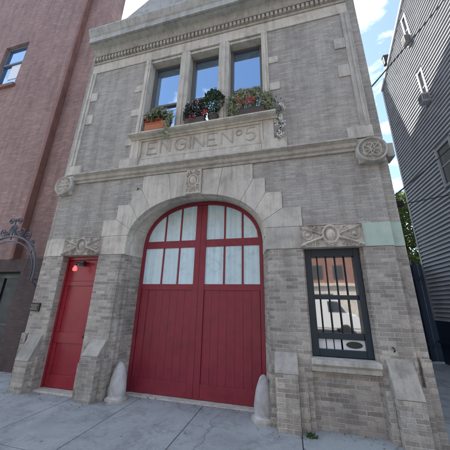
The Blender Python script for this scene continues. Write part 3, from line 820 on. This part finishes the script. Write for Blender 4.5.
bm = B()
for k in range(260):
    x = random.uniform(-3.7, 3.7); y = -random.expovariate(9) - (.21 if 1.5 < abs(x) < 1.95 or abs(x) > 3.08 else .0) + (.36 if abs(x) < 1.2 else 0)
    leaf(bm, (x, y, G + .004), random.uniform(.008, .028), .0, .5)
o = obj('leaf_litter', bm, M['litter']); o['kind'] = 'stuff'; o['label'] = 'dry leaf bits and grit scattered along the foot of the firehouse wall'; o['category'] = 'litter'
# ------------------------------------------------------------------ LEFT NEIGHBOUR
H = thing('brick_building', 'tall red brown brick building left of the firehouse', 'building', (-8, .8, G))
HT = 17.6
bm = B(); box(bm, -9.75, -5.76, .8, 1.4, 2.7, 9.86); box(bm, -8.42, -5.76, .8, 1.4, 9.862, 12.25); box(bm, -9.75, -5.76, .8, 1.4, 12.252, HT)
box(bm, -13, -9.752, .8, 1.4, 2.7, HT)
obj('upper_wall', bm, M['brown'], H)
rect('recessed_wall', M['brown'], H, -5.758, -4.58, .95, 1.55, 2.7, HT)
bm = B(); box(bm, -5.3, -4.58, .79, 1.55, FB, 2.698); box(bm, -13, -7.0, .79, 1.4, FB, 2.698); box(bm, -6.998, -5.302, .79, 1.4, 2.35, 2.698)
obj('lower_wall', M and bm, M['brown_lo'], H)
rect('corner_trim', M['brown_trim'], H, -5.80, -5.68, .74, .948, 2.702, HT, .01)
rect('side_wall', M['brown'], H, -7.3, -7.0, 1.402, 11, FB, HT); rect('back_wall', M['brown'], H, -13, -7.302, 10.7, 11, FB, HT)
rect('far_wall', M['brown'], H, -13, -12.7, 1.402, 10.698, FB, HT)
rect('roof', M['roof'], H, -12.698, -7.302, 1.402, 10.698, HT - .3, HT - .1)
bm = B(); prism(bm, [(.8, HT + .004), (.6, HT + .1), (.45, HT + .2), (.45, HT + .45), (1.4, HT + .45), (1.4, HT + .004)], -13, -4.58, 'x'); obj('cornice', bm, M['brown_trim'], H)
bm = B(); box(bm, -6.99, -5.31, 1.1, 1.2, FB, 2.34); hd = obj('doorway', bm, M['navy'], H)
bm = B()
for x in (-6.9, -6.1): 
    for z0, z1 in ((.1, .9), (1.0, 2.2)): box(bm, x, x + .68, 1.06, 1.098, z0, z1)
obj('door_panel', bm, M['iron'], hd, .006)
bm = B(); box(bm, -9.74, -9.66, .9, 1.0, 9.87, 12.24); box(bm, -8.51, -8.43, .9, 1.0, 9.87, 12.24)
box(bm, -9.658, -8.512, .9, 1.0, 12.16, 12.24); box(bm, -9.658, -8.512, .9, 1.0, 9.87, 9.96); box(bm, -9.658, -8.512, .88, 1.0, 11.2, 11.28)
hw = obj('window', bm, M['blue_frame'], H, .005)
rect('pane', M['glass_up'], hw, -9.66, -8.51, .94, .96, 11.27, 12.17)
rect('pane', M['glass_up'], hw, -9.66, -8.51, .95, .97, 9.95, 11.21)
rect('white_panel', M['white_panel'], hw, -9.2, -8.53, .935, .948, 10.4, 11.19)  # white sheet painted in for the light reflected in the lower sash
rect('sill', M['brown_trim'], H, -9.85, -8.33, .7, .9, 9.72, 9.858, .01)
# iron entrance arch with scroll crest
A = thing('iron_arch', 'blue grey wrought iron entrance arch with scroll crest by the left brick wall', 'ironwork', (-5.2, .3, G))
bm = B(); pts = [(-5.35 + 1.12 * cos(a), .34, 2.25 + .98 * sin(a)) for a in [pi * k / 24 for k in range(25)]]
tube(bm, [(-4.23, .34, 2.05)] + pts + [(-6.47, .34, 2.05)], .03, 8); tube(bm, [(x * .9 - .53, y, 2.25 + (z - 2.25) * .86) for x, y, z in [(-4.23, .34, 2.05)] + pts + [(-6.47, .34, 2.05)]], .018, 6)
tube(bm, [(-4.62, .36, 2.3), (-4.5, .36, 2.95)], .014, 6)
for x in (-4.23, -6.47):
    tube(bm, [(x, .30, 2.1), (x, .80, 2.1)], .022, 6); tube(bm, [(x, .34, 2.05), (x, .6, 1.8), (x, .80, 1.75)], .016, 6)
obj('arch_hoop', bm, M['scroll'], A)
def spiral(cx, cz, r, ph, sg, y=.34, turns=1.6):
    return [(cx + r * (1 - t / 22) * cos(ph + sg * 2 * pi * turns * t / 20), y, cz + r * (1 - t / 22) * sin(ph + sg * 2 * pi * turns * t / 20)) for t in range(21)]
bm = B()
for cx, cz, r, ph, sg in ((-5.35, 3.5, .13, 0, 1), (-5.35, 3.5, .13, pi, 1), (-5.5, 3.72, .1, 0, 1), (-5.2, 3.72, .1, pi, -1), (-5.68, 3.42, .13, 0, -1), (-5.02, 3.42, .13, pi, 1), (-5.95, 3.3, .11, 0, 1), (-4.75, 3.28, .11, pi, -1), (-4.55, 3.12, .08, pi, 1), (-5.18, 3.35, .09, 1, 1), (-5.52, 3.35, .09, 2, -1), (-6.15, 3.15, .08, 0, 1)):
    tube(bm, spiral(cx, cz, r, ph, sg), .016, 6)
tube(bm, [(-5.35, .34, 3.2), (-5.35, .34, 3.78)], .018, 6)
bmesh.ops.translate(bm, verts=bm.verts, vec=(0, 0, -.06))
obj('scroll_crest', bm, M['scroll'], A)

# ------------------------------------------------------------------ RIGHT NEIGHBOUR (lap siding)
R_ = thing('siding_building', 'tall narrow building clad in pale grey lap siding right of the gap', 'building', (6.6, 3, G))
W = 6.6; YF, YB = -.4, 5.88
def top(y): return 12.53 - .49 * (y - 3.07)
bm = B(); z = 1.24; k = 0; pitch = .135
wins = [(2.95, 3.6, 5.1, 6.32), (3.2, 3.42, 7.98, 9.28), (3.22, 3.42, 10.68, 11.98)]
def lap(y0, y1, z):
    # one board: thick lower edge, slanting back to the wall
    za = z + pitch * 1.0
    v = [bm.verts.new(p) for p in ((W - .06, y0, z), (W - .06, y1, z), (W - .004, y1, za), (W - .004, y0, za), (W + .01, y0, z), (W + .01, y1, z), (W + .01, y1, za), (W + .01, y0, za))]
    for f in ((0, 1, 2, 3), (0, 4, 5, 1), (0, 3, 7, 4), (1, 5, 6, 2), (3, 2, 6, 7)): bm.faces.new([v[i] for i in f])
while z < 13.9:
    yb = min(YB, 3.07 + (12.53 - z - pitch) / .49)
    if yb > YF + .3:
        cuts = [(a - .06, b + .06) for a, b, z0, z1 in wins if z + pitch > z0 - .06 and z < z1 + .06]
        spans = [(YF, cuts[0][0]), (cuts[0][1], yb)] if cuts else [(YF, yb)]
        for a, b in spans:      # boards with butt joints, each hung a hair off true
            while b - a > .05:
                e = min(b, a + random.uniform(1.4, 3.4))
                if b - e < .3: e = b
                lap(a, e - .003, z + random.gauss(0, .0025)); a = e
    z += pitch
obj('siding', bm, M['siding'], R_)
bm = B(); prism(bm, [(YF, FB), (YB, FB), (YB, top(YB) - .03), (YF, top(YF) - .03)], W + .012, W + 7, 'x'); obj('core_wall', bm, M['siding'], R_)
bm = B(); prism(bm, [(YF - .05, top(YF)), (YB + .06, top(YB) - .03), (YB + .06, top(YB) + .08), (YF - .05, top(YF) + .11)], W - .09, W + 7, 'x'); obj('roof', bm, M['siding_trim'], R_)
bm = B(); box(bm, W - .05, W + .05, YB + .002, YB + .1, 1.24, top(YB) - .05); obj('corner_trim', bm, M['siding_trim'], R_)
rect('base_wall', M['navy2'], R_, W - .06, W + .01, YF, YB, FB, 1.235, .01)
bm = B()
for y in (1.2, 2.4, 3.6, 4.8): box(bm, W - .1, W - .062, y, y + .08, FB, 1.2)
box(bm, W - .11, W - .062, YF, YB, .55, .63)
obj('base_rail', bm, M['navy2'], R_)
for a, b, z0, z1 in wins:
    bm = B(); f = .07
    box(bm, W - .06, W + .0, a - .06, a + .02, z0 - .05, z1 + .05); box(bm, W - .06, W, b - .02, b + .06, z0 - .05, z1 + .05)
    box(bm, W - .055, W, a + .022, b - .022, z1 - .03, z1 + .05); box(bm, W - .08, W, a + .022, b - .022, z0 - .05, z0 + .02); box(bm, W - .03, W, a + .022, b - .022, (z0 + z1) / 2 - .02, (z0 + z1) / 2 + .03)
    w = obj('window', bm, M['siding_trim'], R_, .004)
    rect('pane', M['glass_side'], w, W - .015, W + .005, a + .01, b - .01, z0, z1)
def ac(y0, y1, z0, mat, lab):
    t = thing('air_conditioner', lab, 'air conditioner', (W - .03, (y0 + y1) / 2, z0), 'window air conditioners on siding wall')
    bm = B(); box(bm, W - .24, W - .065, y0, y1, z0, z0 + .34); obj('case', bm, mat, t, .012)
    bm = B()
    for k in range(7): box(bm, W - .248, W - .241, y0 + .03, y1 - .03, z0 + .05 + .04 * k, z0 + .07 + .04 * k)
    for k in range(3): box(bm, W - .21 + .05 * k, W - .185 + .05 * k, y0 - .006, y0 - .001, z0 + .08, z0 + .28)
    obj('grille', bm, M['sash'], t)
ac(3.19, 3.43, 7.95, M['siding_trim'], 'pale grey window air conditioner below the middle slit window of siding wall')
ac(3.22, 3.43, 10.66, M['sash'], 'dark grey window air conditioner below the topmost slit window of siding wall')
t = thing('roof_vent', 'dark vent hood on the roof edge of the siding building', 'vent', (6.62, 5.0, 11.7))
bm = B(); box(bm, 6.44, 6.7, 4.95, 5.12, 11.7, 12.15); obj('hood', bm, M['bronze'], t, .03)
bm = B(); box(bm, 6.42, 6.72, 4.93, 5.14, 12.152, 12.19); obj('cap', bm, M['sash'], t, .01)
# navy fence across the back of the gap
t = thing('fence', 'tall navy steel fence across the back of the narrow gap', 'fence', (5.2, 6.2, G))
bm = B()
for k in range(15): box(bm, 3.72 + .2 * k, 3.72 + .2 * k + .188, 6.18, 6.22, FB, 3.15)
obj('panel', bm, M['navy2'], t)
for x in (3.75, 4.7, 5.6, 6.3): rect('post', M['navy2'], t, x, x + .08, 6.1, 6.178, FB, 3.3, .006)
bm = B(); box(bm, 3.72, 6.75, 6.12, 6.178, 2.6, 2.7); box(bm, 3.72, 6.75, 6.12, 6.178, .4, .5); obj('rail', bm, M['navy2'], t)
# overhead wires
def cable(name, a, b, sag, lab):
    pts = [Vector(a).lerp(Vector(b), q / 14) - Vector((0, 0, sag * 4 * (q / 14) * (1 - q / 14))) for q in range(15)]
    bm = B(); tube(bm, pts, .015, 6); o = obj(name, bm, M['wire'])
    return tag(centre_origin(o, a), lab, 'cable', 'cables between the buildings')
cable('cable', (3.7, .2, 5.95), (6.56, 1.2, 9.78), .03, 'upper black cable from firehouse corner up to the siding wall')
lo = cable('cable', (3.72, .3, 3.5), (6.56, 2.9, 6.02), .02, 'lower black cable crossing the gap near the tree')
t = thing('cable_box', 'black cable junction box in the gap before the tree', 'junction box', (5.2, 3.6, 4.72))
bm = B(); box(bm, 5.12, 5.34, 3.52, 3.64, 4.54, 4.72); obj('case', bm, M['iron'], t, .02)
bm = B(); tube(bm, [(3.7, 3.58, 4.70), (5.12, 3.58, 4.62)], .02, 6); tube(bm, [(5.34, 3.58, 4.62), (6.57, 3.58, 4.8)], .012, 6); obj('bracket_arm', bm, M['iron'], t)

# tree behind the gap
t = thing('tree', 'leafy green tree seen through the gap behind the firehouse', 'tree', (7.6, 9.2, G))
bm = B(); tube(bm, [(7.6, 9.2, FB), (7.65, 9.2, 2), (7.55, 9.25, 4.2), (7.6, 9.2, 6.4)], [.2, .17, .13, .05], 10)
for k in range(16):
    a = random.uniform(0, 6.28); z = random.uniform(2.4, 5.8); l = random.uniform(1, 1.7)
    tube(bm, [(7.6, 9.2, z), (7.6 + cos(a) * l * .5, 9.2 + sin(a) * l * .5, z + .5), (7.6 + cos(a) * l, 9.2 + sin(a) * l, z + .7)], [.06, .04, .015], 6)
obj('trunk', bm, M['bark'], t)
bm = B()
for k in range(170):
    a = random.uniform(0, 6.28); z = random.uniform(2.4, 7.2); rr = 1.7 * sqrt(max(.1, 1 - ((z - 4.8) / 2.9) ** 2)) * sqrt(random.random())
    clump(bm, (7.6 + rr * cos(a), 9.2 + rr * sin(a), z), (.42, .42, .36), 110, .11, .6)
obj('crown', bm, M['leaf_yellow'], t)

# ------------------------------------------------------------------ ACROSS THE STREET (seen mirrored in the barred window)
O = thing('apartment_building', 'pink brick apartment building across the street mirrored in the barred window', 'building', (8, -24, G))
bm = B(); box(bm, -26, 34, -30, -24, 3.9, 17); obj('wall', bm, M['opp_brick'], O)
rect('ground_floor', M['opp_stone'], O, -26, 34, -30, -23.9, FB, 3.6); rect('band_course', M['opp_stone'], O, -26, 34, -30, -23.7, 3.602, 3.898)
rect('cornice', M['opp_stone'], O, -26, 34, -30, -23.4, 17.004, 17.6)
for i in range(28):
    x = -25 + 2.1 * i
    for j in range(5):
        z = 4.35 + 2.45 * j
        f = rect('window', M['sash'], O, x, x + 1.05, -24.02, -23.96, z, z + 1.5)
        rect('pane', M['glass_side'], f, x + .07, x + .98, -23.958, -23.94, z + .07, z + 1.43)
    if i % 2 == 0: rect('shop_window', M['glass_side'], O, x, x + 1.9, -23.92, -23.88, .6, 2.8)
def car(kind, x, y, mat, lab, cat):
    L_ = 4.4 if kind == 'car' else 5.6
    t = thing('parked_car' if kind == 'car' else 'delivery_van', lab, cat, (x, y, G - .14))
    z = G - .14
    if kind == 'car':
        pr_ = [(-2.2, .35), (2.2, .35), (2.22, .75), (1.95, .92), (1.0, .98), (.35, 1.42), (-1.1, 1.45), (-1.8, 1.0), (-2.15, .95)]
        gl = [(.85, 1.0), (.3, 1.36), (-1.05, 1.38), (-1.6, 1.02)]
    else:
        pr_ = [(-2.8, .4), (2.8, .4), (2.85, .9), (2.5, 1.25), (2.0, 1.4), (1.5, 2.15), (1.3, 2.3), (-2.75, 2.35)]
        gl = [(1.9, 1.4), (1.45, 2.1), (.8, 2.12), (.8, 1.4)]
    bm = B(); prism(bm, [(x + a, z + b) for a, b in pr_], y - .85, y + .85); body = obj('body', bm, mat, t, .06)
    bm = B(); prism(bm, [(x + a, z + b) for a, b in gl], y - .856, y + .856); obj('side_glass', bm, M['glass'], t)
    for wx in (-L_ * .32, L_ * .32):
        for wy in (-.78, .78):
            bm = B(); lathe(bm, [(.02, -.1), (.33, -.1), (.34, 0), (.33, .1), (.02, .1)], n=24)
            bmesh.ops.rotate(bm, verts=bm.verts, matrix=Matrix.Rotation(pi / 2, 3, 'X')); bmesh.ops.translate(bm, verts=bm.verts, vec=(x + wx, y + wy, z + .34)); obj('wheel', bm, M['rubber'], t)
car('van', 3.5, -14.6, M['car_white'], 'white delivery van parked across the street, mirrored in barred window', 'van')
car('car', 8.7, -14.8, M['car_red'], 'dark red car parked behind the van, mirrored in barred window', 'car')

CX, CY = 8.8, 3.3
# ------------------------------------------------------------------ LIGHT
sd = Vector((-.5054, .3233, .8000)).normalized()
sun = bpy.data.lights.new('sun', 'SUN'); sun.energy = 3.7; sun.angle = radians(.5); sun.color = (1, .95, .87)
so = bpy.data.objects.new('sun', sun); COL.objects.link(so); so.rotation_euler = sd.to_track_quat('Z', 'Y').to_euler(); so.location = sd * 60
w = bpy.data.worlds.new('World'); S.world = w; w.use_nodes = True
nt = w.node_tree; bg = nt.nodes['Background']
sky = nt.nodes.new('ShaderNodeTexSky'); sky.sky_type = 'NISHITA'; sky.sun_disc = False
sky.sun_elevation = math.asin(sd.z); sky.sun_rotation = math.atan2(sd.x, sd.y)
sky.dust_density = 1.0; sky.ozone_density = .5
geo = nt.nodes.new('ShaderNodeTexCoord')
sep = nt.nodes.new('ShaderNodeSeparateXYZ'); nt.links.new(geo.outputs['Generated'], sep.inputs[0])
mx = nt.nodes.new('ShaderNodeMath'); mx.operation = 'MAXIMUM'; mx.inputs[1].default_value = .12; nt.links.new(sep.outputs['Z'], mx.inputs[0])
cmb = nt.nodes.new('ShaderNodeCombineXYZ')
for i, ax in enumerate('XY'):
    d = nt.nodes.new('ShaderNodeMath'); d.operation = 'DIVIDE'; nt.links.new(sep.outputs[ax], d.inputs[0]); nt.links.new(mx.outputs[0], d.inputs[1]); nt.links.new(d.outputs[0], cmb.inputs[i])
shf = nt.nodes.new('ShaderNodeVectorMath'); shf.operation = 'ADD'; nt.links.new(cmb.outputs[0], shf.inputs[0]); shf.inputs[1].default_value = (CX, CY, 0)
cl = noise_out(nt, shf.outputs[0], 2.6, 9, .58, .35)
cf = ramp(nt, cl, [(.50, (0, 0, 0)), (.70, (1, 1, 1))])
col = mix(nt, 'MIX', cf, sky.outputs[0], (8.2, 8.2, 8.0))
nt.links.new(col, bg.inputs['Color']); bg.inputs['Strength'].default_value = .115

# ------------------------------------------------------------------ CAMERA
yaw, pit, ro = -.2569, .3122, .0219
fw = Vector((sin(yaw) * cos(pit), cos(yaw) * cos(pit), sin(pit))); r0 = Vector((cos(yaw), -sin(yaw), 0)); u0 = r0.cross(fw)
r2 = r0 * cos(ro) + u0 * sin(ro); u2 = -r0 * sin(ro) + u0 * cos(ro)
cam = bpy.data.cameras.new('camera'); co = bpy.data.objects.new('camera', cam); COL.objects.link(co)
m3 = Matrix((r2, u2, -fw)).transposed()
co.matrix_world = Matrix.Translation((1.8435, -4.3541, 1.6338)) @ m3.to_4x4()
cam.sensor_width = 36; cam.lens = 36 * 242.26 / 450; cam.clip_start = .05; cam.clip_end = 3000
S.camera = co
S.view_settings.view_transform = 'Standard'; S.view_settings.look = 'None'; S.view_settings.gamma = 1
S.view_settings.exposure = 1.82; S.view_settings.use_curve_mapping = False
